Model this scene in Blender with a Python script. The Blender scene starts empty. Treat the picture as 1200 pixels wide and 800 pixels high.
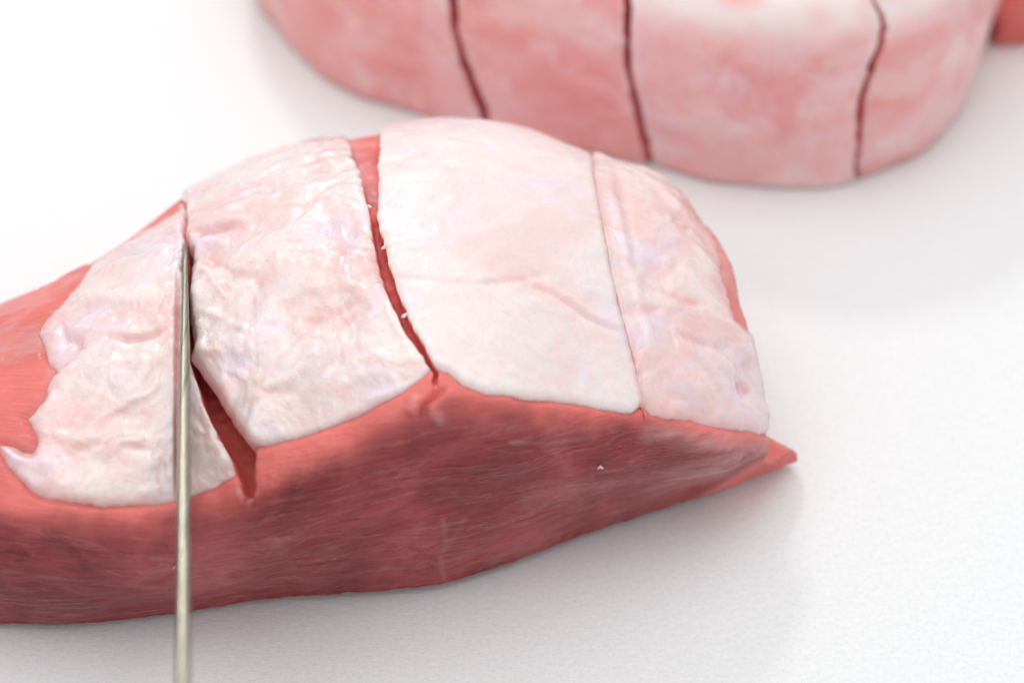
import bpy, math
import numpy as np

# ------------------------------------------------------------------ camera, world, lamps, exposure
scene = bpy.context.scene
col = scene.collection
FX, W, H = 2400.0, 1200.0, 800.0
TH, DIST = math.radians(42.0), 0.52
CAM = np.array([0.0, -DIST * math.cos(TH), DIST * math.sin(TH)])
FWD = np.array([0.0, math.cos(TH), -math.sin(TH)])
RIGHT = np.array([1.0, 0.0, 0.0])
UP = np.array([0.0, math.sin(TH), math.cos(TH)])

cam_data = bpy.data.cameras.new("camera")
cam = bpy.data.objects.new("camera", cam_data)
col.objects.link(cam)
cam.location = CAM
cam.rotation_euler = (math.pi / 2 - TH, 0, 0)
cam_data.sensor_width = 36.0
cam_data.lens = FX / W * 36.0
cam_data.clip_start, cam_data.clip_end = 0.01, 20.0
cam_data.dof.use_dof = True
cam_data.dof.focus_distance = 0.442
cam_data.dof.aperture_fstop = 7.2
scene.camera = cam

world = bpy.data.worlds.new("World")
scene.world = world
world.use_nodes = True
bg = world.node_tree.nodes["Background"]
bg.inputs[0].default_value = (0.945, 0.972, 1.0, 1)
bg.inputs[1].default_value = 0.76


def area(name, loc, aim, size, power, color):
    d = bpy.data.lights.new(name, 'AREA')
    d.shape, d.size, d.size_y = 'RECTANGLE', size[0], size[1]
    d.energy, d.color = power, color
    o = bpy.data.objects.new(name, d)
    col.objects.link(o)
    o.location = loc
    v = np.array(aim, float) - np.array(loc, float)
    v /= np.linalg.norm(v)
    o.rotation_euler = (math.acos(-v[2]), 0, math.atan2(v[0], -v[1]) if False else math.atan2(-v[0], v[1]))
    return o


area("glint_light", (-0.25, 1.15, 1.02), (0.0, 0.03, 0.03), (0.20, 0.16), 4.2, (1.0, 0.995, 0.985))  # added lamp behind the loins, kept small to strike glints off wet fat
area("ceiling_light", (-0.08, 0.02, 1.0), (0.0, 0.0, 0.03), (1.0, 1.0), 4.5, (1.0, 1.0, 1.0))

scene.view_settings.view_transform = 'Standard'
scene.view_settings.look = 'None'
scene.view_settings.gamma = 1.0
scene.view_settings.exposure = 0.03

# ------------------------------------------------------------------ maths helpers
rng = np.random.default_rng(7)


def unproj(px, py, z):
    d = FWD * FX + RIGHT * (px - W / 2) - UP * (py - H / 2)
    return CAM + d * ((z - CAM[2]) / d[2])


def proj(P):
    d = P - CAM
    zc = d @ FWD
    return W / 2 + FX * (d @ RIGHT) / zc, H / 2 - FX * (d @ UP) / zc


def smooth(a, b, x):
    t = np.clip((x - a) / (b - a), 0, 1)
    return t * t * (3 - 2 * t)


def _hash(ix, iy, iz, seed):
    h = (ix * 374761393 + iy * 668265263 + iz * 2147483647 + seed * 1442695041) & 0xFFFFFFFF
    h = ((h ^ (h >> 13)) * 1274126177) & 0xFFFFFFFF
    h = ((h ^ (h >> 16)) * 2246822519) & 0xFFFFFFFF
    return ((h ^ (h >> 15)) & 0xFFFF) / 32767.5 - 1.0


def vnoise(P, scale, seed=0):
    """smooth value noise, P (...,3) in metres, scale in metres"""
    Q = P / scale
    I = np.floor(Q).astype(np.int64)
    F = Q - I
    F = F * F * F * (F * (F * 6 - 15) + 10)
    out = 0.0
    for dx in (0, 1):
        wx = F[..., 0] if dx else 1 - F[..., 0]
        for dy in (0, 1):
            wy = F[..., 1] if dy else 1 - F[..., 1]
            for dz in (0, 1):
                wz = F[..., 2] if dz else 1 - F[..., 2]
                out = out + wx * wy * wz * _hash(I[..., 0] + dx, I[..., 1] + dy, I[..., 2] + dz, seed)
    return out


def fbm(P, scale, seed=0, octaves=3, gain=0.5):
    a, s = 1.0, 0.0
    for k in range(octaves):
        s = s + a * vnoise(P, scale, seed + 11 * k)
        scale, a = scale * 0.5, a * gain
    return s


def seg_dist(px, py, pts, closed=False):
    """distance from pixels to a polyline and the fraction along it"""
    pts = np.array(pts, float)
    n = len(pts) if closed else len(pts) - 1
    best = np.full(px.shape, 1e9)
    frac = np.zeros(px.shape)
    for i in range(n):
        a, b = pts[i], pts[(i + 1) % len(pts)]
        ab = b - a
        L = max(ab @ ab, 1e-9)
        t = np.clip(((px - a[0]) * ab[0] + (py - a[1]) * ab[1]) / L, 0, 1)
        d = np.hypot(px - a[0] - t * ab[0], py - a[1] - t * ab[1])
        m = d < best
        best = np.where(m, d, best)
        frac = np.where(m, (i + t) / n, frac)
    return best, frac


def inside(px, py, pts):
    pts = np.array(pts, float)
    r = np.zeros(px.shape, bool)
    for i in range(len(pts)):
        a, b = pts[i], pts[(i + 1) % len(pts)]
        c = ((a[1] > py) != (b[1] > py))
        with np.errstate(divide='ignore', invalid='ignore'):
            x = (b[0] - a[0]) * (py - a[1]) / (b[1] - a[1]) + a[0]
        r ^= c & (px < x)
    return r


def sdf(px, py, pts):
    d, _ = seg_dist(px, py, pts, True)
    return np.where(inside(px, py, pts), d, -d)


def crease(px, py, pts, width, taper=True):
    d, f = seg_dist(px, py, pts)
    g = np.exp(-(d / width) ** 2)
    if taper:
        g = g * np.clip(np.minimum(f, 1 - f) * 5, 0, 1) ** 0.7
    return g


def bez(p0, p1, p2, p3, n, end=True):
    t = np.linspace(0, 1, n, endpoint=end)[:, None]
    return ((1 - t) ** 3) * p0 + 3 * ((1 - t) ** 2) * t * p1 + 3 * (1 - t) * t * t * p2 + t ** 3 * p3


def catmull(A, n):
    """resample stations A (k, m, 3) to n along the first axis"""
    k = len(A)
    u = np.linspace(0, k - 1, n)
    i = np.clip(np.floor(u).astype(int), 0, k - 2)
    f = (u - i)[:, None, None]
    g = lambda j: A[np.clip(j, 0, k - 1)]
    p0, p1, p2, p3 = g(i - 1), g(i), g(i + 1), g(i + 2)
    p0 = np.where((i == 0)[:, None, None], 2 * p1 - p2, p0)
    p3 = np.where((i == k - 2)[:, None, None], 2 * p2 - p1, p3)
    return 0.5 * (2 * p1 + (p2 - p0) * f + (2 * p0 - 5 * p1 + 4 * p2 - p3) * f ** 2 + (3 * p1 - p0 - 3 * p2 + p3) * f ** 3)


def grid_normals(S):
    du = np.gradient(S, axis=0)
    dv = np.gradient(S, axis=1)
    n = np.cross(du, dv)
    return n / np.maximum(np.linalg.norm(n, axis=-1, keepdims=True), 1e-12)


def sample_rows(A, U):
    """A (nu, nv, k) sampled at fractional column U (nc, nv)"""
    i = np.clip(np.floor(U).astype(int), 0, A.shape[0] - 2)
    f = (U - i)[..., None]
    j = np.arange(A.shape[1])[None, :]
    return A[i, j] * (1 - f) + A[i + 1, j] * f


def link(name, mesh, mat, parent=None):
    o = bpy.data.objects.new(name, mesh)
    col.objects.link(o)
    if mat:
        mesh.materials.append(mat)
    if parent:
        o.parent = parent
    return o


def grid_mesh(name, P, keep=None, attrs=None, caps=(), wrap=False):
    """mesh from a vertex grid (nc, nr, 3); keep: boolean per face; caps: 0 and/or -1 close end columns"""
    nc, nr = P.shape[:2]
    idx = np.arange(nc * nr).reshape(nc, nr)
    if wrap:
        idx2 = np.concatenate([idx, idx[:1]], 0)
    else:
        idx2 = idx
    q = np.stack([idx2[:-1, :-1], idx2[1:, :-1], idx2[1:, 1:], idx2[:-1, 1:]], -1)
    if keep is not None:
        q = q[keep]
    q = q.reshape(-1, 4)
    V = P.reshape(-1, 3)
    extra = []
    used = np.zeros(len(V), bool)
    used[q.ravel()] = True
    if not caps:
        re = np.cumsum(used) - 1
        V2, q2 = V[used], re[q]
    else:
        V2, q2 = V, q
    me = bpy.data.meshes.new(name)
    faces = q2.tolist()
    for c in caps:
        loop = idx[c]
        faces.append(loop.tolist() if c == 0 else loop[::-1].tolist())
    me.from_pydata(V2.tolist(), [], faces)
    for k, A in (attrs or {}).items():
        A = A.reshape(len(V), -1)
        if not caps:
            A = A[used]
        if A.shape[1] == 1:
            at = me.attributes.new(k, 'FLOAT', 'POINT')
            at.data.foreach_set('value', A.astype(np.float32).ravel())
        else:
            at = me.attributes.new(k, 'FLOAT_VECTOR', 'POINT')
            at.data.foreach_set('vector', A.astype(np.float32).ravel())
    me.polygons.foreach_set('use_smooth', [True] * len(me.polygons))
    me.update()
    return me


def thing(name, label, cat, loc, group=None):
    o = bpy.data.objects.new(name, None)
    col.objects.link(o)
    o.location = loc
    o.empty_display_size = 0.02
    o['label'], o['category'] = label, cat
    if group:
        o['group'] = group
    return o


def adopt(o, root):
    """child keeps its world coordinates"""
    o.parent = root
    o.data.transform(__import__('mathutils').Matrix.Translation(-root.location))
    return o


# ------------------------------------------------------------------ materials
class NT:
    def __init__(s, name):
        s.m = bpy.data.materials.new(name)
        s.m.use_nodes = True
        s.t = s.m.node_tree
        s.b = s.t.nodes["Principled BSDF"]

    def n(s, typ, **kw):
        nd = s.t.nodes.new(typ)
        for k, v in kw.items():
            if k.startswith('_'):
                setattr(nd, k[1:], v)
            else:
                nd.inputs[k.replace('__', ' ')].default_value = v
        return nd

    def l(s, a, b):
        s.t.links.new(a, b)

    def attr(s, name):
        return s.n('ShaderNodeAttribute', _attribute_name=name)

    def scaled(s, vec, sc):
        m = s.n('ShaderNodeMapping')
        m.inputs['Scale'].default_value = sc
        s.l(vec, m.inputs['Vector'])
        return m.outputs[0]

    def noise(s, vec, scale, detail=4, rough=0.55, dist=0.0):
        nd = s.n('ShaderNodeTexNoise', Scale=scale, Detail=detail, Roughness=rough, Distortion=dist)
        s.l(vec, nd.inputs['Vector'])
        return nd.outputs[0]

    def ramp(s, fac, stops):
        r = s.n('ShaderNodeValToRGB')
        e = r.color_ramp.elements
        while len(e) < len(stops):
            e.new(0.5)
        for k, (p, c) in enumerate(stops):
            e[k].position = p
            e[k].color = (*c, 1) if len(c) == 3 else c
        s.l(fac, r.inputs[0])
        return r.outputs[0]

    def mix(s, fac, a, b, mode='MIX'):
        m = s.n('ShaderNodeMix', _data_type='RGBA', _blend_type=mode)
        for sock, v in ((m.inputs[0], fac), (m.inputs[6], a), (m.inputs[7], b)):
            if hasattr(v, 'node'):
                s.l(v, sock)
            elif isinstance(v, (int, float)):
                sock.default_value = v
            else:
                sock.default_value = (*v, 1)
        return m.outputs[2]

    def math(s, op, a, b=0.0):
        m = s.n('ShaderNodeMath', _operation=op)
        for sock, v in ((m.inputs[0], a), (m.inputs[1], b)):
            if hasattr(v, 'node'):
                s.l(v, sock)
            else:
                sock.default_value = v
        return m.outputs[0]

    def bump(s, h, dist, strength=1.0, prev=None):
        b = s.n('ShaderNodeBump', Strength=strength, Distance=dist)
        s.l(h, b.inputs['Height'])
        if prev:
            s.l(prev, b.inputs['Normal'])
        return b.outputs[0]

    def setp(s, **kw):
        for k, v in kw.items():
            k = k.replace('__', ' ')
            if hasattr(v, 'node'):
                s.l(v, s.b.inputs[k])
            else:
                s.b.inputs[k].default_value = v


def meat_material(name, base, dark, lite, pale, lit_trim=(0.72, 0.165, 0.145)):
    t = NT(name)
    uv = t.attr('muv').outputs['Vector']
    pos = t.n('ShaderNodeTexCoord').outputs['Object']
    fib = t.noise(t.scaled(uv, (110, 1100, 1)), 1.0, 6, 0.68, 0.9)
    blot = t.noise(pos, 45, 4, 0.55, 0.4)
    fine = t.noise(pos, 700, 3, 0.6)
    c = t.ramp(blot, [(0.30, dark), (0.52, base), (0.72, lite)])
    c = t.mix(t.ramp(fib, [(0.46, (0, 0, 0)), (0.72, (0.55,) * 3)]), c, lite)
    c = t.mix(t.ramp(fib, [(0.30, (0.75,) * 3), (0.46, (0, 0, 0))]), c, dark)
    # thin streaks of pale connective tissue
    vein = t.noise(t.scaled(uv, (22, 130, 1)), 1.0, 6, 0.66, 0.5)
    v = t.math('ABSOLUTE', t.math('SUBTRACT', vein, 0.5))
    c = t.mix(t.ramp(v, [(0.0, (0.13,) * 3), (0.02, (0, 0, 0))]), c, pale)
    c = t.mix(t.attr('lit_trim').outputs['Fac'], c, t.mix(t.ramp(blot, [(0.35, (0.0,) * 3), (0.65, (1.0,) * 3)]), lit_trim, tuple(min(1, q * 1.25) for q in lit_trim)))  # trimmed red also carries the light painted onto the upper meat
    c = t.mix(t.attr('pale').outputs['Fac'], c, pale)
    n = t.bump(fib, 0.0008, 0.6)
    n = t.bump(fine, 0.0003, 0.6, n)
    t.setp(Base__Color=c, Roughness=0.34, Normal=n, Subsurface__Weight=0.25, Subsurface__Scale=0.003)
    t.b.inputs['Subsurface Radius'].default_value = (1.0, 0.25, 0.18)
    t.setp(Coat__Weight=0.22, Coat__Roughness=0.14, Coat__Normal=t.bump(t.noise(pos, 420, 3, 0.6, 0.6), 0.0004, 0.8))
    t.b.inputs['Specular IOR Level'].default_value = 0.24
    return t.m


def fat_material(name, cream, pink, lilac, rough=0.3, wet=1.0):
    t = NT(name)
    pos = t.n('ShaderNodeTexCoord').outputs['Object']
    a = t.noise(pos, 38, 5, 0.6, 0.5)
    b = t.noise(pos, 60, 4, 0.6, 0.8)
    f = t.noise(pos, 420, 4, 0.65)
    g = t.noise(pos, 1300, 2, 0.6)
    c = t.ramp(a, [(0.38, pink), (0.52, cream)])
    c = t.mix(t.ramp(b, [(0.50, (0, 0, 0)), (0.68, (0.9,) * 3)]), c, lilac)  # lilac blotches paint cool reflections into the fat colour
    c = t.mix(t.ramp(f, [(0.40, (0.35,) * 3), (0.55, (0, 0, 0))]), c, pink)
    tint = t.attr('tint').outputs['Fac']
    c = t.mix(tint, c, (0.80, 0.30, 0.26))
    c = t.mix(t.attr('white').outputs['Fac'], c, (0.86, 0.74, 0.72))
    n = t.bump(f, 0.0005, 0.4)
    n = t.bump(g, 0.00028, 0.5, n)
    if wet:
        w = t.bump(t.noise(pos, 720, 3, 0.6, 0.6), 0.00042, 0.9)
        t.setp(Coat__Weight=wet, Coat__Roughness=0.10, Coat__Normal=w)
    t.setp(Base__Color=c, Roughness=rough, Normal=n, Subsurface__Weight=0.75, Subsurface__Scale=0.0045)
    t.b.inputs['Subsurface Radius'].default_value = (1.0, 0.5, 0.42)
    t.b.inputs['Specular IOR Level'].default_value = 0.5
    return t.m


M_meat = meat_material("raw_pork", (0.29, 0.034, 0.038), (0.17, 0.015, 0.020), (0.45, 0.09, 0.09), (0.74, 0.44, 0.43))
M_fat = fat_material("pork_fat", (0.86, 0.72, 0.69), (0.85, 0.575, 0.54), (0.81, 0.68, 0.77))
M_fat_pale = fat_material("pale_pork_fat", (0.87, 0.76, 0.735), (0.86, 0.66, 0.635), (0.83, 0.72, 0.80), 0.36, 0.45)
M_skin = fat_material("pink_membrane", (0.88, 0.52, 0.51), (0.83, 0.36, 0.35), (0.86, 0.62, 0.68), 0.42, False)
M_core = meat_material("deep_red_pork", (0.60, 0.07, 0.07), (0.50, 0.05, 0.05), (0.68, 0.12, 0.11), (0.8, 0.5, 0.45))
M_red = meat_material("red_pork", (0.72, 0.13, 0.12), (0.60, 0.08, 0.075), (0.80, 0.24, 0.21), (0.82, 0.5, 0.45))


def board_material():
    t = NT("white_board")
    pos = t.n('ShaderNodeTexCoord').outputs['Object']
    s = t.noise(t.scaled(pos, (230, 900, 1)), 1.0, 5, 0.7, 0.4)
    g = t.noise(pos, 1500, 3, 0.6)
    big = t.noise(pos, 9, 3, 0.5)
    c = t.mix(t.ramp(s, [(0.3, (0.0,) * 3), (0.7, (1.0,) * 3)]), (0.81, 0.81, 0.805), (0.86, 0.86, 0.855))
    c = t.mix(t.math('MULTIPLY', big, 0.25), c, (0.85, 0.845, 0.82))
    sp = t.noise(pos, 900, 3, 0.7)
    c = t.mix(t.ramp(sp, [(0.36, (0.5,) * 3), (0.48, (0, 0, 0))]), c, (0.74, 0.74, 0.75))
    c = t.mix(t.ramp(sp, [(0.56, (0, 0, 0)), (0.7, (0.8,) * 3)]), c, (0.90, 0.90, 0.90))
    n = t.bump(s, 0.00025, 0.55)
    n = t.bump(g, 0.0002, 0.6, n)
    t.setp(Base__Color=c, Roughness=0.5, Normal=n)
    t.b.inputs['Specular IOR Level'].default_value = 0.35
    return t.m


def steel_material():
    t = NT("brushed_steel")
    pos = t.n('ShaderNodeTexCoord').outputs['Object']
    s = t.noise(t.scaled(pos, (110, 1.2, 5)), 18.0, 4, 0.65)
    c = t.mix(s, (0.12, 0.11, 0.08), (0.46, 0.43, 0.35))
    t.setp(Base__Color=c, Metallic=1.0, Roughness=t.ramp(s, [(0.3, (0.20,) * 3), (0.7, (0.36,) * 3)]))
    return t.m


def handle_material():
    t = NT("black_handle")
    pos = t.n('ShaderNodeTexCoord').outputs['Object']
    s = t.noise(pos, 300, 3, 0.6)
    t.setp(Base__Color=t.mix(s, (0.02, 0.02, 0.02), (0.05, 0.045, 0.04)), Roughness=0.45)
    return t.m


M_board, M_steel, M_handle = board_material(), steel_material(), handle_material()

# ------------------------------------------------------------------ cutting board


def rounded_slab(name, x0, x1, y0, y1, z0, z1, r, mat):
    pts = []
    for cx, cy, a0 in ((x1 - r, y1 - r, 0), (x0 + r, y1 - r, 90), (x0 + r, y0 + r, 180), (x1 - r, y0 + r, 270)):
        for k in range(9):
            a = math.radians(a0 + k * 90 / 8)
            pts.append((cx + r * math.cos(a), cy + r * math.sin(a), math.cos(a), math.sin(a)))
    rings = [(0.0, z0), (0.0, z1 - 0.004), (0.0012, z1 - 0.0012), (0.004, z1)]
    V, F = [], []
    n = len(pts)
    for ins, z in rings:
        V += [(p[0] - p[2] * ins, p[1] - p[3] * ins, z) for p in pts]
    for k in range(len(rings) - 1):
        for i in range(n):
            j = (i + 1) % n
            F.append((k * n + i, k * n + j, (k + 1) * n + j, (k + 1) * n + i))
    F.append(tuple(range((len(rings) - 1) * n, len(rings) * n)))
    F.append(tuple(range(n))[::-1])
    me = bpy.data.meshes.new(name)
    me.from_pydata(V, [], F)
    return link(name, me, mat)


board = rounded_slab("cutting_board", -0.42, 0.42, -0.36, 0.46, -0.015, 0.0, 0.03, M_board)
board['label'] = "white plastic cutting board lying under all the raw pork"
board['category'] = "cutting board"

# ------------------------------------------------------------------ near loin: base surface
# stations along the loin: bottom edge pixel, ridge pixel + height, far contour pixel + height, lift and drop angles
ST = [
    # E            R           zR      B            zB     alpha
    ((-330, 690), (-300, 600), 0.026, (-380, 470), 0.020, 24),
    ((-200, 712), (-180, 592), 0.034, (-255, 430), 0.030, 24),
    ((-70, 726), (-65, 596), 0.038, (-130, 395), 0.033, 24),
    ((60, 733), (62, 607), 0.040, (-2, 352), 0.036, 24),
    ((190, 723), (178, 612), 0.041, (110, 298), 0.041, 24),
    ((292, 706), (290, 588), 0.043, (213, 228), 0.046, 24),
    ((400, 697), (400, 530), 0.052, (322, 175), 0.051, 22),
    ((510, 687), (510, 474), 0.060, (428, 152), 0.053, 18),
    ((600, 660), (600, 474), 0.057, (520, 138), 0.053, 20),
    ((690, 626), (680, 487), 0.049, (610, 149), 0.052, 24),
    ((770, 600), (757, 494), 0.042, (696, 182), 0.049, 28),
    ((850, 574), (838, 508), 0.034, (764, 202), 0.045, 32),
    ((935, 541), (903, 520), 0.022, (822, 250), 0.038, 40),
]
AX = np.array([math.cos(math.radians(16)), math.sin(math.radians(16)), 0.0])
INW = np.array([-AX[1], AX[0], 0.0])
ZUP = np.array([0.0, 0.0, 1.0])
NB, NF, NTOP, NBK = 6, 70, 220, 36


def station(E, R, zR, B, zB, alpha, last=0.0, tuck=0.0):
    e, r, b = unproj(*E, 0.0025), unproj(*R, zR), unproj(*B, zB)
    h = zR
    under = bez(e + INW * 0.03 - ZUP * 0.0025 - AX * tuck, e + INW * 0.015 - ZUP * 0.0025 - AX * tuck * 0.7, e + INW * 0.004 - ZUP * 0.0025, e, NB, False)
    bulge = 0.004
    face = bez(e, e + ZUP * 0.30 * h - INW * bulge, r - ZUP * 0.30 * h - INW * bulge * 1.2, r, NF, False)
    hor = b - r
    if tuck:
        face = bez(e, e + ZUP * 0.42 * h + AX * 0.001, r - ZUP * 0.72 * h - AX * 0.004, r, NF, False)
    c = np.linalg.norm(hor)
    hz = hor * np.array([1, 1, 0])
    hz /= np.linalg.norm(hz)
    view = b - CAM
    be = math.atan2(-view[2], math.hypot(view[0], view[1]))
    al = math.radians(alpha)
    tb = hz * math.cos(be) - ZUP * math.sin(be)
    side = AX * last
    top = bez(r, r + (hz * math.cos(al) + ZUP * math.sin(al)) * 0.36 * c + side, b - tb * 0.34 * c + side, b, NTOP, False)
    foot = b + hz * 0.022 - AX * tuck
    foot[2] = 0.0
    back = bez(b, b + tb * 0.022, foot + hz * 0.012 + ZUP * 0.014, foot, NBK, True)
    return np.concatenate([under, face, top, back], 0)


A = np.stack([station(*s, last=(0.002 if k == len(ST) - 1 else 0.0), tuck=(0.024 if k == len(ST) - 1 else 0.0)) for k, s in enumerate(ST)])
iE, iR, iB = NB, NB + NF, NB + NF + NTOP
NVR = A.shape[1]
# round the ridge
for _ in range(14):
    sm = A.copy()
    sm[:, 1:-1] = 0.25 * A[:, :-2] + 0.5 * A[:, 1:-1] + 0.25 * A[:, 2:]
    w = np.exp(-((np.arange(NVR) - iR) / 9.0) ** 2)[None, :, None]
    A = A * (1 - w) + sm * w
NU = 1000
S = catmull(A, NU)
NRM = grid_normals(S)
if (NRM[NU // 2, (iR + iB) // 2] @ ZUP) < 0:
    NRM = -NRM
for k in range(0, len(ST)):
    e, r, b = A[k, iE], A[k, iR], A[k, iB]
    print("station", k, "lean %.1f mm" % (((r - e) @ INW) * 1000), "width %.1f mm" % (((b - r) @ INW) * 1000), "side %.1f" % (((b - r) @ AX) * 1000))

PX, PY = proj(S)
SL = np.concatenate([np.zeros((1, NVR)), np.cumsum(np.linalg.norm(np.diff(S, axis=0), axis=-1), 0)], 0)
VL = np.concatenate([np.zeros((NU, 1)), np.cumsum(np.linalg.norm(np.diff(S, axis=1), axis=-1), 1)], 1)
MUV = np.stack([np.broadcast_to(SL[:, iR:iR + 1], SL.shape), VL, 0 * VL], -1)


def solve_cut(PXa, PYa, trace, u_lo, u_hi, r0, r1, jag=0.0, seed=0):
    """fractional column of a traced line for each row; rows outside r0..r1 hold the end value"""
    tr = np.array(trace, float)
    tr = tr[np.argsort(tr[:, 1])]
    nv = PXa.shape[1]
    out = np.zeros(nv)
    rr = np.random.default_rng(seed)
    jn = np.interp(np.arange(nv), np.arange(0, nv + 6, 3), rr.normal(0, 1, len(np.arange(0, nv + 6, 3)))) * jag
    jn += np.interp(np.arange(nv), np.arange(0, nv + 14, 9), rr.normal(0, 1, len(np.arange(0, nv + 14, 9)))) * jag
    for j in range(r0, r1):
        g = PXa[u_lo:u_hi, j] - np.interp(PYa[u_lo:u_hi, j], tr[:, 1], tr[:, 0]) - jn[j]
        k = np.argmax(g > 0)
        if g[k] <= 0 or k == 0:
            out[j] = out[j - 1] if j > r0 else (u_lo + u_hi) / 2
            continue
        out[j] = u_lo + k - g[k] / (g[k] - g[k - 1])
    out[:r0] = out[r0]
    out[r1:] = out[r1 - 1]
    return out


per = (NU - 1) / (len(ST) - 1)
CUTS = [
    dict(at=5, depth=0.0105, jag=0.7,
         L=[(211, 222), (212, 285), (212, 340), (214, 400), (224, 436), (240, 480), (261, 522), (278, 560), (286, 590)],
         R=[(217, 222), (218, 262), (226, 288), (227, 310), (224, 325), (226, 370), (230, 412), (262, 460), (284, 500), (301, 522), (297, 590)]),
    dict(at=7, depth=0.0034, jag=1.0,
         L=[(405, 150), (409, 175), (422, 201), (429, 239), (435, 281), (447, 332), (467, 377), (489, 412), (505, 434), (508, 480)],
         R=[(447, 140), (444, 196), (442, 243), (450, 290), (463, 332), (478, 372), (499, 405), (512, 430), (513, 480)]),
    dict(at=10, depth=0.0012, jag=0.4,
         L=[(693, 170), (696, 200), (703, 246), (714, 304), (731, 378), (745, 430), (755, 479), (757, 500)],
         R=[(694.4, 170), (697.4, 200), (704.4, 246), (715.4, 304), (732.4, 378), (746.4, 430), (756.4, 479), (758, 500)]),
]
for k, c in enumerate(CUTS):
    lo, hi = int((c['at'] - 1.3) * per), int((c['at'] + 1.3) * per)
    c['uL'] = solve_cut(PX, PY, c['L'], lo, hi, iR, iB, c['jag'], 3 + k)
    c['uR'] = solve_cut(PX, PY, c['R'], lo, hi, iR, iB, c['jag'], 13 + k)
    c['uR'] = np.maximum(c['uR'], c['uL'] + 1.0)

rows = np.arange(NVR)

# ------------------------------------------------------------------ near loin: meat
BIG = -400
FATS = [
    dict(poly=[(300, 100), (300, 530), (290, 562), (278, 561), (256, 573), (224, 587), (180, 596), (120, 597), (56, 591), (24, 573), (0, 540), (-12, 516),
               (0, 513), (16, 518), (34, 523), (37, 513), (24, 488), (44, 464), (54, 440), (60, 430), (50, 416), (42, 384), (60, 356), (76, 338),
               (106, 300), (142, 277), (176, 258), (204, 238), (214, 215), (230, BIG)], rough=1.0, lo=0.0),
    dict(poly=[(100, BIG), (100, 530), (302, 528), (320, 525), (370, 508), (415, 490), (469, 463), (494, 446), (506, 434), (540, 430), (600, 400), (600, BIG)], rough=1.0, lo=0.0),
    dict(poly=[(300, BIG), (300, 400), (497, 436), (508, 433), (524, 437), (541, 450), (572, 462), (631, 468), (685, 477), (720, 484), (744, 486), (756, 478), (900, 470), (900, BIG)], rough=0.35, lo=0.0),
    dict(poly=[(600, BIG), (600, 470), (756, 477), (763, 488), (785, 494), (812, 494), (838, 503), (868, 509), (893, 514), (920, 512), (930, 480), (912, 430), (893, 392),
               (868, 368), (856, 325), (850, 290), (840, 266), (824, 245), (812, 220), (830, BIG)], rough=0.8, lo=0.0),
]
edges = [np.zeros(NVR)]
for c in CUTS:
    edges += [c['uL'], c['uR']]
edges.append(np.full(NVR, NU - 1.0))
cols, gdepth = [], []
counts = [110, 80, 95, 60]
topwin = smooth(iR - 3, iR + 12, rows)
for k in range(4):
    a, b = edges[2 * k], edges[2 * k + 1]
    for t in np.linspace(0, 1, counts[k]):
        cols.append(a + (b - a) * t)
        gdepth.append(np.zeros(NVR))
    if k < 3:
        l, r = CUTS[k]['uL'], CUTS[k]['uR']
        dp = CUTS[k]['depth']
        for t, d in ((0.03, 0.35), (0.08, 0.8), (0.2, 0.95), (0.5, 1.0), (0.8, 0.95), (0.92, 0.8), (0.97, 0.35)):
            cols.append(l + (r - l) * t)
            gdepth.append((smooth(iR - 1, iR + 8, rows) if k == 2 else smooth(iR + 2, iR + 22, rows) if k == 1 else topwin) * dp * d * (1 - 0.93 * smooth(iB - 60, iB - 22, rows)))
U = np.array(cols)
G = np.array(gdepth)
P = sample_rows(S, U)
N = sample_rows(NRM, U)
N /= np.linalg.norm(N, axis=-1, keepdims=True)
uvm = sample_rows(MUV, U)
px, py = proj(P)
pxh = np.where(rows[None, :] > iB - 1, px[:, iB - 1:iB], px)
pyh = np.where(rows[None, :] > iB - 1, py[:, iB - 1:iB] - (rows[None, :] - iB + 1) * 1.5, py)
under = np.full(px.shape, -99.0)
for f in FATS:
    under = np.maximum(under, sdf(pxh, pyh, f['poly']))
off = -0.0004 - 0.0012 * (1 - smooth(100, 170, px)) * (1 - smooth(380, 440, pyh)) - 0.0017 * smooth(-5, 12, under) * (rows > iR - 30)[None, :] - G
off = np.maximum(off + G, -0.0021) - G
off = off - 0.0006 * (G > 0.0005) * (0.5 + vnoise(P, 0.0022, 19) + 0.5 * vnoise(P, 0.0011, 20))
onface = (1 - smooth(iR - 6, iR + 8, rows))[None, :]
off = off + 0.0009 * fbm(P, 0.020, 3, 3) * smooth(iE - 2, iE + 14, rows)[None, :]
off = off + 0.00022 * fbm(P, 0.004, 5, 2) + 0.00010 * vnoise(P, 0.0012, 9)
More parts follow.
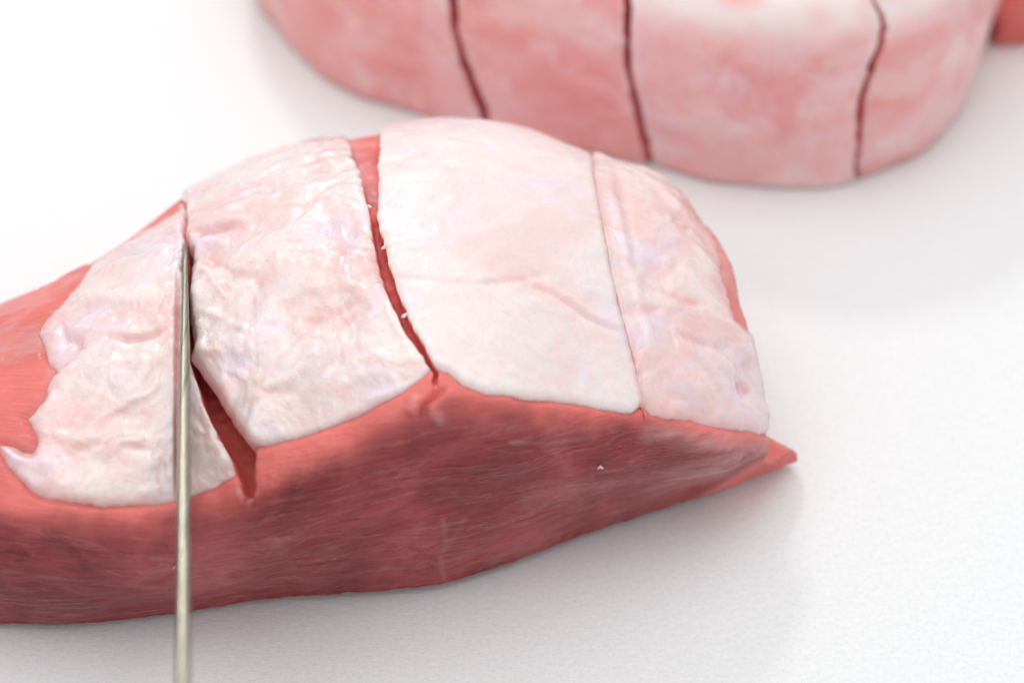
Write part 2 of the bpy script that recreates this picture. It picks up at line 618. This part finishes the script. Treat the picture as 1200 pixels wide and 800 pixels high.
# dents and folds seen in the cut face
off -= 0.0016 * crease(px, py, [(524, 452), (508, 463), (497, 474), (497, 492)], 4.0)
off += 0.0012 * crease(px, py, [(488, 462), (486, 478), (478, 486)], 9.0)
off += 0.0014 * crease(px, py, [(508, 482), (514, 490)], 8.0, False)
off -= 0.0012 * crease(px, py, [(468, 640), (495, 655), (512, 662)], 6.0)
off -= 0.0010 * crease(px, py, [(0, 652), (18, 648), (36, 655)], 6.0)
off -= 0.0008 * crease(px, py, [(78, 640), (95, 650), (106, 662)], 5.0)
off -= 0.0012 * crease(px, py, [(800, 582), (850, 560), (905, 535)], 5.0)
pale = np.zeros_like(off)
for pts, w, a in (([(520, 612), (524, 640), (516, 655), (522, 682)], 3.0, 0.2), ([(545, 610), (530, 635), (520, 650)], 3.5, 0.12),
                  ([(600, 520), (640, 522), (700, 515)], 2.5, 0.2), ([(620, 590), (690, 572), (760, 560)], 10.0, 0.16),
                  ([(320, 634), (340, 632)], 4.0, 0.2), ([(286, 572), (292, 582)], 6.0, 0.6), ([(486, 462), (484, 476)], 6.0, 0.35),
                  ([(508, 483), (516, 490)], 7.0, 0.45), ([(765, 506), (840, 520), (900, 520)], 12.0, 0.45), ([(905, 505), (918, 512)], 9.0, 0.35),
                  ([(406, 160), (420, 182), (432, 205)], 13.0, 0.65)):
    pale = np.maximum(pale, a * crease(px, py, pts, w, False))
lit_trim = smooth(iR - 10, iR + 9, rows + 5 * vnoise(P, 0.016, 15) + 2.0 * vnoise(P, 0.003, 16))  # trimmed top lighter, cut face darker: light and shade partly painted in
lit_trim = np.maximum(lit_trim, smooth(-3, 4, sdf(px, py, [(790, 600), (850, 566), (900, 537), (915, 508), (960, 500), (960, 560), (860, 590)])))
endpatch = (0.35 + 0.5 * smooth(-0.3, 0.4, fbm(P, 0.006, 18, 3))) * smooth(838, 850, px) * (1 - smooth(470, 500, py)) * (rows > iR)
pale = np.maximum(pale, endpatch)
pale = np.maximum(pale, 0.6 * crease(px, py, [(700, 572), (770, 566), (840, 546), (900, 524)], 15.0) * smooth(680, 860, px) * (0.7 + 0.6 * vnoise(P * np.array([0.4, 1, 2.2]), 0.004, 23)))
pale = np.maximum(pale, 0.45 * smooth(0.0, 0.9, fbm(P * np.array([1, 0.7, 1]), 0.012, 21, 4, 0.6)) * (px < 130) * (rows > iR + 4))
pale = pale * (0.75 + 0.5 * vnoise(P * np.array([0.5, 1, 2]), 0.003, 17))
Pm = P + N * off[..., None]
Pm[..., 2] = np.maximum(Pm[..., 2], 0.0003)
# round off the far end of the loin
ends = []
cen = Pm[-1].mean(0) - AX * 0.024 - ZUP * 0.003
for f, s in ((0.975, 0.0003), (0.90, 0.0), (0.7, 0.0), (0.4, 0.0), (0.05, 0.0)):
    q = cen + (Pm[-1] - cen) * f + AX * s
    q[:, 2] = np.maximum(q[:, 2], 0.0003)
    ends.append(q)
Pm = np.concatenate([Pm, np.stack(ends)], 0)
uvm = np.concatenate([uvm, np.stack([uvm[-1]] * 5)], 0)
pale = np.concatenate([pale, np.stack([pale[-1]] * 5)], 0)
lit_trim = np.concatenate([lit_trim, np.stack([lit_trim[-1]] * 5)], 0)

loin_base = unproj(450, 600, 0.0)
loin = thing("pork_loin", "near raw pork loin with scored white fat cap and the knife in its left cut", "pork loin",
             tuple(loin_base), "raw pork loins on the board")
bpy.context.view_layer.update()
adopt(link("meat", grid_mesh("meat", Pm, attrs={'muv': uvm, 'pale': pale, 'lit_trim': lit_trim}, caps=(0, -1)), M_meat), loin)

# ------------------------------------------------------------------ near loin: fat cap, one slab to each slice
RIDGES = [
    ([(208, 318), (207, 400), (206, 500), (206, 592)], 2.2, -0.0012, 0.75),  # polyline, half width px, height m, pinkness
    ([(226, 274), (250, 270), (285, 261)], 4, -0.0008, 0.45), ([(224, 286), (240, 282), (268, 282)], 6, 0.0007, 0),
    ([(226, 305), (245, 320), (268, 350)], 6, 0.0008, 0), ([(240, 300), (262, 312), (275, 322)], 4, -0.0005, 0.2),
    ([(350, 378), (380, 372), (420, 352)], 6, -0.0006, 0.3), ([(270, 345), (262, 335), (250, 330)], 4, -0.0006, 0.25),
    ([(400, 330), (425, 340), (440, 365)], 8, 0.0005, 0.0), ([(225, 250), (260, 232), (300, 222)], 8, 0.0004, 0.12),
    ([(232, 360), (260, 372), (300, 392)], 5, 0.0004, 0), ([(352, 440), (400, 412), (440, 395)], 7, 0.0004, 0.08),
    ([(364, 184), (376, 194), (386, 190)], 9, -0.0002, 0.35),
    ([(122, 396), (150, 398), (178, 393), (198, 384)], 4, -0.0008, 0.4), ([(110, 300), (140, 290), (205, 286)], 6, 0.0006, 0),
    ([(95, 325), (130, 318), (190, 296)], 5, -0.0004, 0.15), ([(90, 350), (130, 350), (200, 340)], 7, 0.0005, 0),
    ([(100, 440), (130, 425), (200, 420)], 6, 0.0005, 0), ([(60, 540), (110, 520), (190, 530)], 5, -0.0004, 0.12),
    ([(66, 370), (80, 395), (92, 400), (96, 412)], 7, -0.0007, 0.3), ([(120, 540), (140, 520), (170, 512)], 8, 0.0006, 0.15),
    ([(440, 322), (490, 326), (560, 330), (612, 324)], 3.5, -0.0003, 0.10), ([(560, 332), (600, 328), (640, 320)], 4, -0.0004, 0.16),
    ([(612, 328), (650, 345), (690, 372), (735, 392)], 3.5, -0.0005, 0.12), ([(612, 320), (650, 337), (690, 364), (735, 384)], 5, 0.0003, 0),
    ([(446, 186), (480, 192), (560, 196)], 6, -0.0002, 0.06), ([(520, 380), (535, 400), (560, 410)], 6, -0.0002, 0.05),
    ([(710, 182), (718, 230), (735, 300), (756, 380), (770, 440)], 7, 0.0006, 0), ([(724, 200), (735, 260), (750, 330)], 6, -0.0004, 0.05),
    ([(790, 250), (800, 262), (812, 268)], 8, -0.0006, 0.3), ([(770, 335), (800, 352), (830, 358)], 5, -0.0005, 0.25),
    ([(790, 390), (820, 400), (850, 412)], 5, -0.0005, 0.2), ([(862, 455), (870, 452), (880, 462)], 6, -0.0008, 0.6),
    ([(830, 400), (850, 430), (865, 470)], 6, 0.0005, 0.1), ([(805, 415), (835, 440), (850, 470)], 6, -0.0003, 0.15),
    ([(790, 430), (810, 450), (825, 470)], 8, 0.0003, 0.05), ([(850, 372), (868, 392), (885, 430)], 6, 0.0006, 0.12),
]
r_lo, r_hi = iR - 34, iB + 24
rsel = np.arange(r_lo, r_hi)
fat_bounds = [(np.zeros(NVR), CUTS[0]['uL']), (CUTS[0]['uR'], CUTS[1]['uL']), (CUTS[1]['uR'], CUTS[2]['uL']), (CUTS[2]['uR'], np.full(NVR, NU - 1.0))]
fat_counts = [330, 230, 290, 170]
for k in range(4):
    a, b = fat_bounds[k]
    if k == 0:
        a = np.full(NVR, 2.2 * per)
    n = fat_counts[k]
    t = np.linspace(0, 1, n)
    Uf = a[None, :] + (b - a)[None, :] * t[:, None]
    Pf, Nf = sample_rows(S, Uf), sample_rows(NRM, Uf)
    Nf /= np.linalg.norm(Nf, axis=-1, keepdims=True)
    px, py = proj(Pf)
    hid = rows[None, :] > iB - 1
    pxs = np.where(hid, px[:, iB - 1:iB], px)
    pys = np.where(hid, py[:, iB - 1:iB] - (rows[None, :] - iB + 1) * 1.5, py)
    wob = (2.5, 1.4, 0.8, 1.6)[k] * vnoise(Pf, 0.0035, 40 + k) + (1.6, 0.6, 0.4, 1.0)[k] * vnoise(Pf, 0.0014, 44 + k)
    sd = sdf(pxs, pys, FATS[k]['poly']) + wob
    # rims beside the cuts
    rim = np.full(sd.shape, 99.0)
    rd = np.full(sd.shape, 0.0016)
    if k > 0:
        rim = np.minimum(rim, np.abs(px - px[:1]) + 3.0)
    if k < 3:
        r2 = np.abs(px - px[-1:]) + 3.0
        rd = np.where((r2 < rim) & (k == 2), 0.0009, rd)
        rim = np.minimum(rim, r2)
    if k == 3:
        rd[:] = 0.0009
    wr = (26.0, 15.0, 14.0, 26.0)[k]
    e1 = np.clip(sd / wr, 0, 1)
    e2 = np.clip(rim / 11.0, 0, 1)
    th = (0.0028, 0.0036, 0.0036, 0.0028)[k]
    off = -th + th * np.sqrt(1 - (1 - e1) ** 2)
    off = np.where(sd < 0, -th + np.maximum(sd, -14) * 0.00015, off)
    off = off - rd * (1 - np.sqrt(1 - (1 - e2) ** 2))
    ins = smooth(2, 16, sd)
    rg = FATS[k]['rough']
    warp = Pf + 0.004 * np.stack([vnoise(Pf, 0.010, 35), vnoise(Pf, 0.010, 36), vnoise(Pf, 0.010, 37)], -1)
    rope = np.stack([(warp @ AX) * 0.55, warp @ INW, warp[..., 2]], -1)
    lump = 0.00070 * fbm(warp, 0.013, 20 + k, 2) + 0.00055 * fbm(rope, 0.0055, 25 + k, 2, 0.55) + 0.00016 * fbm(warp, 0.0026, 31 + k, 2) + 0.00006 * vnoise(Pf, 0.0013, 30 + k)
    ridgy = 1 - np.abs(vnoise(warp * np.array([0.9, 1.3, 1.3]), 0.010, 33 + k)) * 2.4
    off = off + ins * rg * (lump + 0.00028 * np.clip(ridgy, -0.5, 1))
    tint = (0.5, 0.35, 0.25, 0.5)[k] * (1 - smooth(0, (22, 9, 6, 24)[k], sd)) + 0.10 * smooth(0.3, 0.9, fbm(Pf, 0.011, 60 + k, 3)) * rg
    tint = tint + ins * rg * 0.24 * smooth(0.0, 0.0011, -lump)
    if k >= 2:
        tint = np.maximum(tint, 0.35 * (1 - smooth(2, 7, np.abs(px - (px[-1:] if k == 2 else px[:1])))))
    for pts, w, hgt, pk in RIDGES:
        g = crease(pxs, pys, pts, w)
        off = off + g * hgt * ins
        if pk:
            tint = np.maximum(tint, pk * crease(pxs, pys, pts, w * 1.3))
    if k == 0:   # thin fat at the far side of the left slice
        tint = np.maximum(tint, 0.25 * (1 - smooth(0, 14, sdf(pxs, pys, [(205, 225), (220, 235), (150, 275), (110, 300), (100, 290)]) * -1)))
    if k == 3:   # translucent lower fringe
        tint = np.maximum(tint, 0.45 * smooth(484, 530, pys) * smooth(800, 860, pxs) + 0.10 * smooth(800, 880, pxs))
    Po = Pf + Nf * off[..., None]
    # skirts into the cuts
    parts, tn = [Po], [tint]
    if k < 3:
        parts.append(Po[-1:] - Nf[-1:] * 0.0032)
        tn.append(np.maximum(tint[-1:], 0.35))
    if k > 0:
        parts.insert(0, Po[:1] - Nf[:1] * 0.0034 - AX * (0.0016 if k == 1 else 0.0))
        tn.insert(0, np.maximum(tint[:1], 0.30))
    Po, tint = np.concatenate(parts, 0), np.concatenate(tn, 0)
    sdx = sd
    if k < 3:
        sdx = np.concatenate([sdx, sdx[-1:]], 0)
    if k > 0:
        sdx = np.concatenate([sdx[:1], sdx], 0)
    Po, tint, sdx = Po[:, rsel], tint[:, rsel], sdx[:, rsel]
    mx = np.maximum(np.maximum(sdx[:-1, :-1], sdx[1:, :-1]), np.maximum(sdx[1:, 1:], sdx[:-1, 1:]))
    me = grid_mesh("fat_cap", Po, keep=mx > -5, attrs={'tint': tint})
    o = adopt(link("fat_cap", me, M_fat_pale if k == 2 else M_fat), loin)
    o['label'] = ["lumpy fat with ragged left edge on the left slice", "wrinkled fat between the knife and the open cut",
                  "smooth white fat with one fold line", "fat wrapping over the right end"][k]



def surf(qx, qy):
    d = (PX[:, iE:iB] - qx) ** 2 + (PY[:, iE:iB] - qy) ** 2
    i, j = np.unravel_index(np.argmin(d), d.shape)
    return S[i, iE + j], NRM[i, iE + j]


def tube(name, pts, rad, mat):
    """tapered lumpy strand through 3-D points"""
    pts = np.array(pts)
    n, m = len(pts), 8
    V, F = [], []
    for i in range(n):
        d = pts[min(i + 1, n - 1)] - pts[max(i - 1, 0)]
        d /= np.linalg.norm(d)
        a = np.cross(d, [0.3, 0.2, 0.9])
        a /= np.linalg.norm(a)
        b = np.cross(d, a)
        r = rad * (0.25 + 0.75 * math.sin(math.pi * (i + 0.3) / (n - 0.4))) * (1 + 0.2 * rng.normal())
        V += [pts[i] + (a * math.cos(k * math.tau / m) + b * math.sin(k * math.tau / m)) * r for k in range(m)]
    for i in range(n - 1):
        F += [(i * m + k, i * m + (k + 1) % m, (i + 1) * m + (k + 1) % m, (i + 1) * m + k) for k in range(m)]
    F += [tuple(range(m))[::-1], tuple(range((n - 1) * m, n * m))]
    me = bpy.data.meshes.new(name)
    me.from_pydata([tuple(v) for v in V], [], F)
    me.polygons.foreach_set('use_smooth', [True] * len(me.polygons))
    return link(name, me, mat)


for pts, r in (([(428, 240), (432, 243), (435, 244)], 0.0004), ([(453, 287), (449, 291), (447, 291)], 0.0004), ([(477, 366), (473, 371), (470, 371)], 0.00035),
               ([(213, 232), (215, 226), (217, 221)], 0.0004)):
    P3 = []
    for q in pts:
        p, nn = surf(*q)
        P3.append(p + nn * 0.0001)
    adopt(tube("fat_shred", P3, r, M_fat), loin)
for pts, r in (([(700, 548), (703, 545), (706, 547)], 0.0005), ([(204, 664), (206, 661), (207, 665)], 0.0004)):
    P3 = [surf(*q)[0] + surf(*q)[1] * 0.0002 for q in pts]
    adopt(tube("fat_fleck", P3, r, M_skin), loin)

# ------------------------------------------------------------------ far loin


def ring_resample(pts, n):
    pts = np.array(pts)
    k = len(pts)
    u = np.linspace(0, k, n, endpoint=False)
    i = np.floor(u).astype(int)
    f = (u - i)[:, None]
    g = lambda j: pts[j % k]
    p0, p1, p2, p3 = g(i - 1), g(i), g(i + 1), g(i + 2)
    return 0.5 * (2 * p1 + (p2 - p0) * f + (2 * p0 - 5 * p1 + 4 * p2 - p3) * f ** 2 + (3 * p1 - p0 - 3 * p2 + p3) * f ** 3)


def puck(outline_px, height, prof, n, extra):
    """solid from a ground outline: returns S (n, rows, 3); prof lists (inset m, fraction of height)"""
    ring = [unproj(x, y, 0.0) for x, y in outline_px] + [np.array([x, y, 0.0]) for x, y in extra]
    R = ring_resample(ring, n)
    # inward normals
    d = np.roll(R, -1, 0) - np.roll(R, 1, 0)
    nin = np.stack([-d[:, 1], d[:, 0], 0 * d[:, 0]], -1)
    nin /= np.linalg.norm(nin, axis=-1, keepdims=True)
    cen = R.mean(0)
    if ((cen - R) * nin).sum() < 0:
        nin = -nin
    for _ in range(30):
        nin = (np.roll(nin, 1, 0) + nin * 2 + np.roll(nin, -1, 0)) / 4
    rowsl = []
    for ins, z in prof:
        q = R + nin * min(ins, 0.03)
        if ins > 0.03:
            q = q + (cen - q) * ((ins - 0.03) / 0.03)
        q = q.copy()
        q[:, 2] = z * height
        rowsl.append(q)
    K = np.stack(rowsl, 1)                  # (n, k, 3)
    out = catmull(np.transpose(K, (1, 0, 2)), 150)
    return np.transpose(out, (1, 0, 2)), cen


FAR_OUT = [(297, 0), (318, 36), (353, 75), (406, 112), (464, 132), (540, 150), (620, 168), (700, 184), (771, 200), (837, 218), (925, 225),
           (992, 218), (1058, 197), (1100, 168), (1129, 130), (1143, 87), (1158, 30)]
far_extra = []
p_r, p_l = unproj(1162, -20, 0), unproj(292, -20, 0)
far_extra = [(p_r[0] - 0.002, p_r[1] + 0.03), (p_r[0] - 0.03, p_r[1] + 0.065), (0.06, p_r[1] + 0.075), (-0.03, p_r[1] + 0.072), (p_l[0] + 0.02, p_l[1] + 0.05), (p_l[0] + 0.001, p_l[1] + 0.02)]
PROF = [(0.0012, 0.0), (0.0004, 0.05), (0.0, 0.15), (-0.0015, 0.35), (-0.001, 0.55), (0.001, 0.75), (0.004, 0.88), (0.010, 0.97), (0.020, 1.02), (0.03, 1.04), (0.045, 1.05), (0.0585, 1.055)]
NFU = 1400
FS, fcen = puck(FAR_OUT, 0.058, PROF, NFU, far_extra)
FN = grid_normals(FS)
mid = FS[NFU // 4, 60]
if FN[NFU // 4, 60] @ (mid - fcen) < 0:
    FN = -FN
FPX, FPY = proj(FS)
NFV = FS.shape[1]
far_cuts = [
    dict(T=[(530, -60), (531, 0), (533, 35), (544, 77), (564, 130), (568, 150)], w=6.0, depth=0.0045),
    dict(T=[(735, -60), (735, 0), (736, 75), (746, 133), (760, 190), (762, 205)], w=5.2, depth=0.004),
    dict(T=[(1012, -60), (1024, -2), (1034, 18), (1037, 33), (1032, 52), (1021, 78), (1010, 117), (1006, 167), (1004, 215)], w=4.6, depth=0.0036),
]
vis_end = int(NFU * 16.5 / 23)
for k, c in enumerate(far_cuts):
    fL = [(x - c['w'], y) for x, y in c['T']]
    fR = [(x + c['w'], y) for x, y in c['T']]
    c['uL'] = solve_cut(FPX, FPY, fL, 30, vis_end, 8, 115, 0.8, 50 + k)
    c['uR'] = solve_cut(FPX, FPY, fR, 30, vis_end, 8, 115, 0.8, 60 + k)
frow = np.arange(NFV)
# meat core
edges = [np.zeros(NFV)]
for c in far_cuts:
    edges += [c['uL'], c['uR']]
edges.append(np.full(NFV, NFU - 1.0))
cols, gd = [], []
for k in range(4):
    a, b = edges[2 * k], edges[2 * k + 1]
    for t in np.linspace(0, 1, (70, 50, 60, 130)[k]):
        cols.append(a + (b - a) * t)
        gd.append(np.zeros(NFV))
    if k < 3:
        l, r, dp = far_cuts[k]['uL'], far_cuts[k]['uR'], far_cuts[k]['depth']
        win = smooth((5, 10, 26)[k], (30, 50, 70)[k], frow) * (1 - smooth(96, 112, frow))
        for t, d in ((0.05, 0.5), (0.15, 0.9), (0.5, 1.0), (0.85, 0.9), (0.95, 0.5)):
            cols.append(l + (r - l) * t)
            gd.append(win * dp * d)
U, G = np.array(cols), np.array(gd)
P, N = sample_rows(FS, U), sample_rows(FN, U)
N /= np.linalg.norm(N, axis=-1, keepdims=True)
off = -0.0017 - G + 0.0004 * fbm(P, 0.02, 71, 3)
Pm = P + N * off[..., None]
Pm[..., 2] = np.maximum(Pm[..., 2], 0.0003)
muv = np.stack([U / NFU * 0.5, np.broadcast_to(frow[None, :] / NFV * 0.1, U.shape), 0 * U], -1)
far = thing("pork_loin", "blurred pale pink raw pork loin behind the near one, its side scored with dark cuts", "pork loin",
            (fcen[0], fcen[1], 0.0), "raw pork loins on the board")
bpy.context.view_layer.update()
adopt(link("meat", grid_mesh("meat", Pm, attrs={'muv': muv, 'pale': 0 * off}, wrap=True, caps=()), M_core), far)
fb = [(np.full(NFV, 4.0), far_cuts[0]['uL']), (far_cuts[0]['uR'], far_cuts[1]['uL']), (far_cuts[1]['uR'], far_cuts[2]['uL']),
      (far_cuts[2]['uR'], np.full(NFV, NFU - 3.0))]
for k in range(4):
    a, b = fb[k]
    n = (90, 70, 90, 220)[k]
    Uf = a[None, :] + (b - a)[None, :] * np.linspace(0, 1, n)[:, None]
    Pf, Nf = sample_rows(FS, Uf), sample_rows(FN, Uf)
    Nf /= np.linalg.norm(Nf, axis=-1, keepdims=True)
    px, py = proj(Pf)
    off = 0.0007 * fbm(Pf, 0.018, 80 + k, 3) + 0.0002 * vnoise(Pf, 0.004, 85)
    tint = 0.6 * smooth(-0.2, 0.9, fbm(Pf * np.array([0.6, 1, 1.6]), 0.022, 90 + k, 3))
    if k == 0:
        bare = 1.0 * smooth(-0.6, 0.7, (385 - px) / 90.0 + 0.7 * fbm(Pf, 0.012, 95, 3))
        off -= 0.0003 * bare
        tint = np.maximum(tint, 0.7 * bare)
    white = 0.36 * smooth(0.0, 0.9, fbm(Pf * np.array([0.8, 1, 1.3]), 0.014, 101 + k, 4, 0.6))
    if k >= 2:
        white = np.maximum(white, 0.95 * smooth(66, 86, frow)[None, :] * smooth(-0.4, 0.4, fbm(Pf, 0.02, 99, 2) + 0.5))
    if k == 3:
        white = np.maximum(white, 0.35 * smooth(0.1, 0.7, fbm(Pf * np.array([0.5, 1, 2]), 0.012, 97, 3)))
    Po = Pf + Nf * off[..., None]
    Po[..., 2] = np.maximum(Po[..., 2], 0.0004)
    Po = np.concatenate([Po[:1] - Nf[:1] * 0.002, Po, Po[-1:] - Nf[-1:] * 0.002], 0)
    tint = np.concatenate([tint[:1], tint, tint[-1:]], 0)
    white = np.concatenate([white[:1], white, white[-1:]], 0)
    adopt(link("membrane", grid_mesh("membrane", Po, attrs={'tint': tint, 'white': white}), M_skin), far)

# ------------------------------------------------------------------ third piece at the corner
t_out = [(1161, 34), (1168, 56), (1204, 54), (1250, 44), (1300, 20), (1330, -30), (1320, -80), (1250, -105), (1190, -70), (1170, -20)]
TS, tcen = puck(t_out, 0.042, PROF, 160, [])
TN = grid_normals(TS)
if TN[40, 60] @ (TS[40, 60] - tcen) < 0:
    TN = -TN
TP = TS + TN * (0.0012 * fbm(TS, 0.015, 110, 3))[..., None]
TP[..., 2] = np.maximum(TP[..., 2], 0.0003)
third = thing("pork_piece", "bare red piece of raw pork at the upper right corner, beside the far loin", "pork piece", (tcen[0], tcen[1], 0.0))
bpy.context.view_layer.update()
jj = np.broadcast_to(np.arange(TS.shape[1])[None, :] / 150 * 0.08, TS.shape[:2])
ii = np.broadcast_to(np.arange(160)[:, None] / 160 * 0.2, TS.shape[:2])
adopt(link("meat", grid_mesh("meat", TP, attrs={'muv': np.stack([ii, jj, 0 * jj], -1), 'pale': 0 * jj, 'lit_trim': 0 * jj + 0.8}, wrap=True), M_red), third)

# ------------------------------------------------------------------ knife
j_t = int(np.argmin(np.abs(proj(sample_rows(S, CUTS[0]['uL'][None, :])[0])[1][iR:iB] - 282))) + iR
tip = unproj(217.5, 282, sample_rows(S, CUTS[0]['uL'][None, :])[0, j_t, 2] + 0.0004)
low = unproj(215.0, 830, 0.072)
print("tip", tip, "low", low)
dirv = low - tip
L0 = np.linalg.norm(dirv)
dirv /= L0
BL = 0.205                                   # blade length
vw = (tip + dirv * 0.07) - CAM
wd = vw - dirv * (vw @ dirv)
wd /= np.linalg.norm(wd)                     # away from the camera, square to the spine
nrm = np.cross(dirv, wd)
if nrm[0] < 0:
    nrm = -nrm
ang = math.radians(-2.5)
wd = wd * math.cos(ang) + nrm * math.sin(ang)
nrm = np.cross(dirv, wd)
if nrm[0] < 0:
    nrm = -nrm
knife = thing("kitchen_knife", "steel kitchen knife seen along its spine, cutting down through the left slice", "knife", tuple(low))
bpy.context.view_layer.update()
st = np.concatenate([[0, 0.002, 0.005, 0.01, 0.018], np.linspace(0.03, BL, 30)])
V = []
for s in st:
    half = 0.0005 + 0.00067 * smooth(-0.004, 0.06, s)
    width = 0.003 + 0.022 * math.sin(min(s / 0.06, 1) * math.pi / 2)
    c = tip + dirv * s + wd * (0.0006 if s == 0 else 0)
    sec = [(0.0, 0.0), (-0.35, 0.0), (-0.62, 0.00003), (-0.85, 0.00025), (-1.0, 0.0008), (-0.98, 0.3 * width), (-0.75, 0.75 * width), (0.0, width), (0.75, 0.75 * width), (0.98, 0.3 * width), (1.0, 0.0008), (0.85, 0.00025), (0.62, 0.00003), (0.35, 0.0)]
    V.append([c + nrm * a * half + wd * b for a, b in sec])
V = np.array(V)
nsec = V.shape[1]
me = bpy.data.meshes.new("blade")
idx = np.arange(V.shape[0] * nsec).reshape(-1, nsec)
F = []
for i in range(len(V) - 1):
    for j in range(nsec):
        j2 = (j + 1) % nsec
        F.append((idx[i, j], idx[i + 1, j], idx[i + 1, j2], idx[i, j2]))
F.append(tuple(idx[0])[::-1])
F.append(tuple(idx[-1]))
me.from_pydata(V.reshape(-1, 3).tolist(), [], [tuple(int(a) for a in f) for f in F])
me.polygons.foreach_set('use_smooth', [True] * len(me.polygons))
me.set_sharp_from_angle(angle=math.radians(50))
adopt(link("blade", me, M_steel), knife)
hv = []
for s, hw, top_, bot in ((0, .007, .000, .018), (.004, .009, -.001, .020), (.03, .0095, -.001, .022), (.06, .009, 0, .020), (.09, .0095, -.001, .023), (.11, .009, .0, .025), (.115, .006, .004, .020)):
    c = tip + dirv * (BL - 0.002 + s)
    ring = []
    for k in range(16):
        a = k * math.tau / 16
        ring.append(c + nrm * hw * math.copysign(abs(math.cos(a)) ** 0.7, math.cos(a)) + wd * ((top_ + bot) / 2 + (bot - top_) / 2 * math.copysign(abs(math.sin(a)) ** 0.8, math.sin(a))))
    hv.append(ring)
hv = np.array(hv)
idx = np.arange(hv.shape[0] * 16).reshape(-1, 16)
F = [tuple(int(a) for a in (idx[i, j], idx[i + 1, j], idx[i + 1, (j + 1) % 16], idx[i, (j + 1) % 16])) for i in range(len(hv) - 1) for j in range(16)]
F += [tuple(int(a) for a in idx[0])[::-1], tuple(int(a) for a in idx[-1])]
me = bpy.data.meshes.new("handle")
me.from_pydata(hv.reshape(-1, 3).tolist(), [], F)
me.polygons.foreach_set('use_smooth', [True] * len(me.polygons))
adopt(link("handle", me, M_handle), knife)
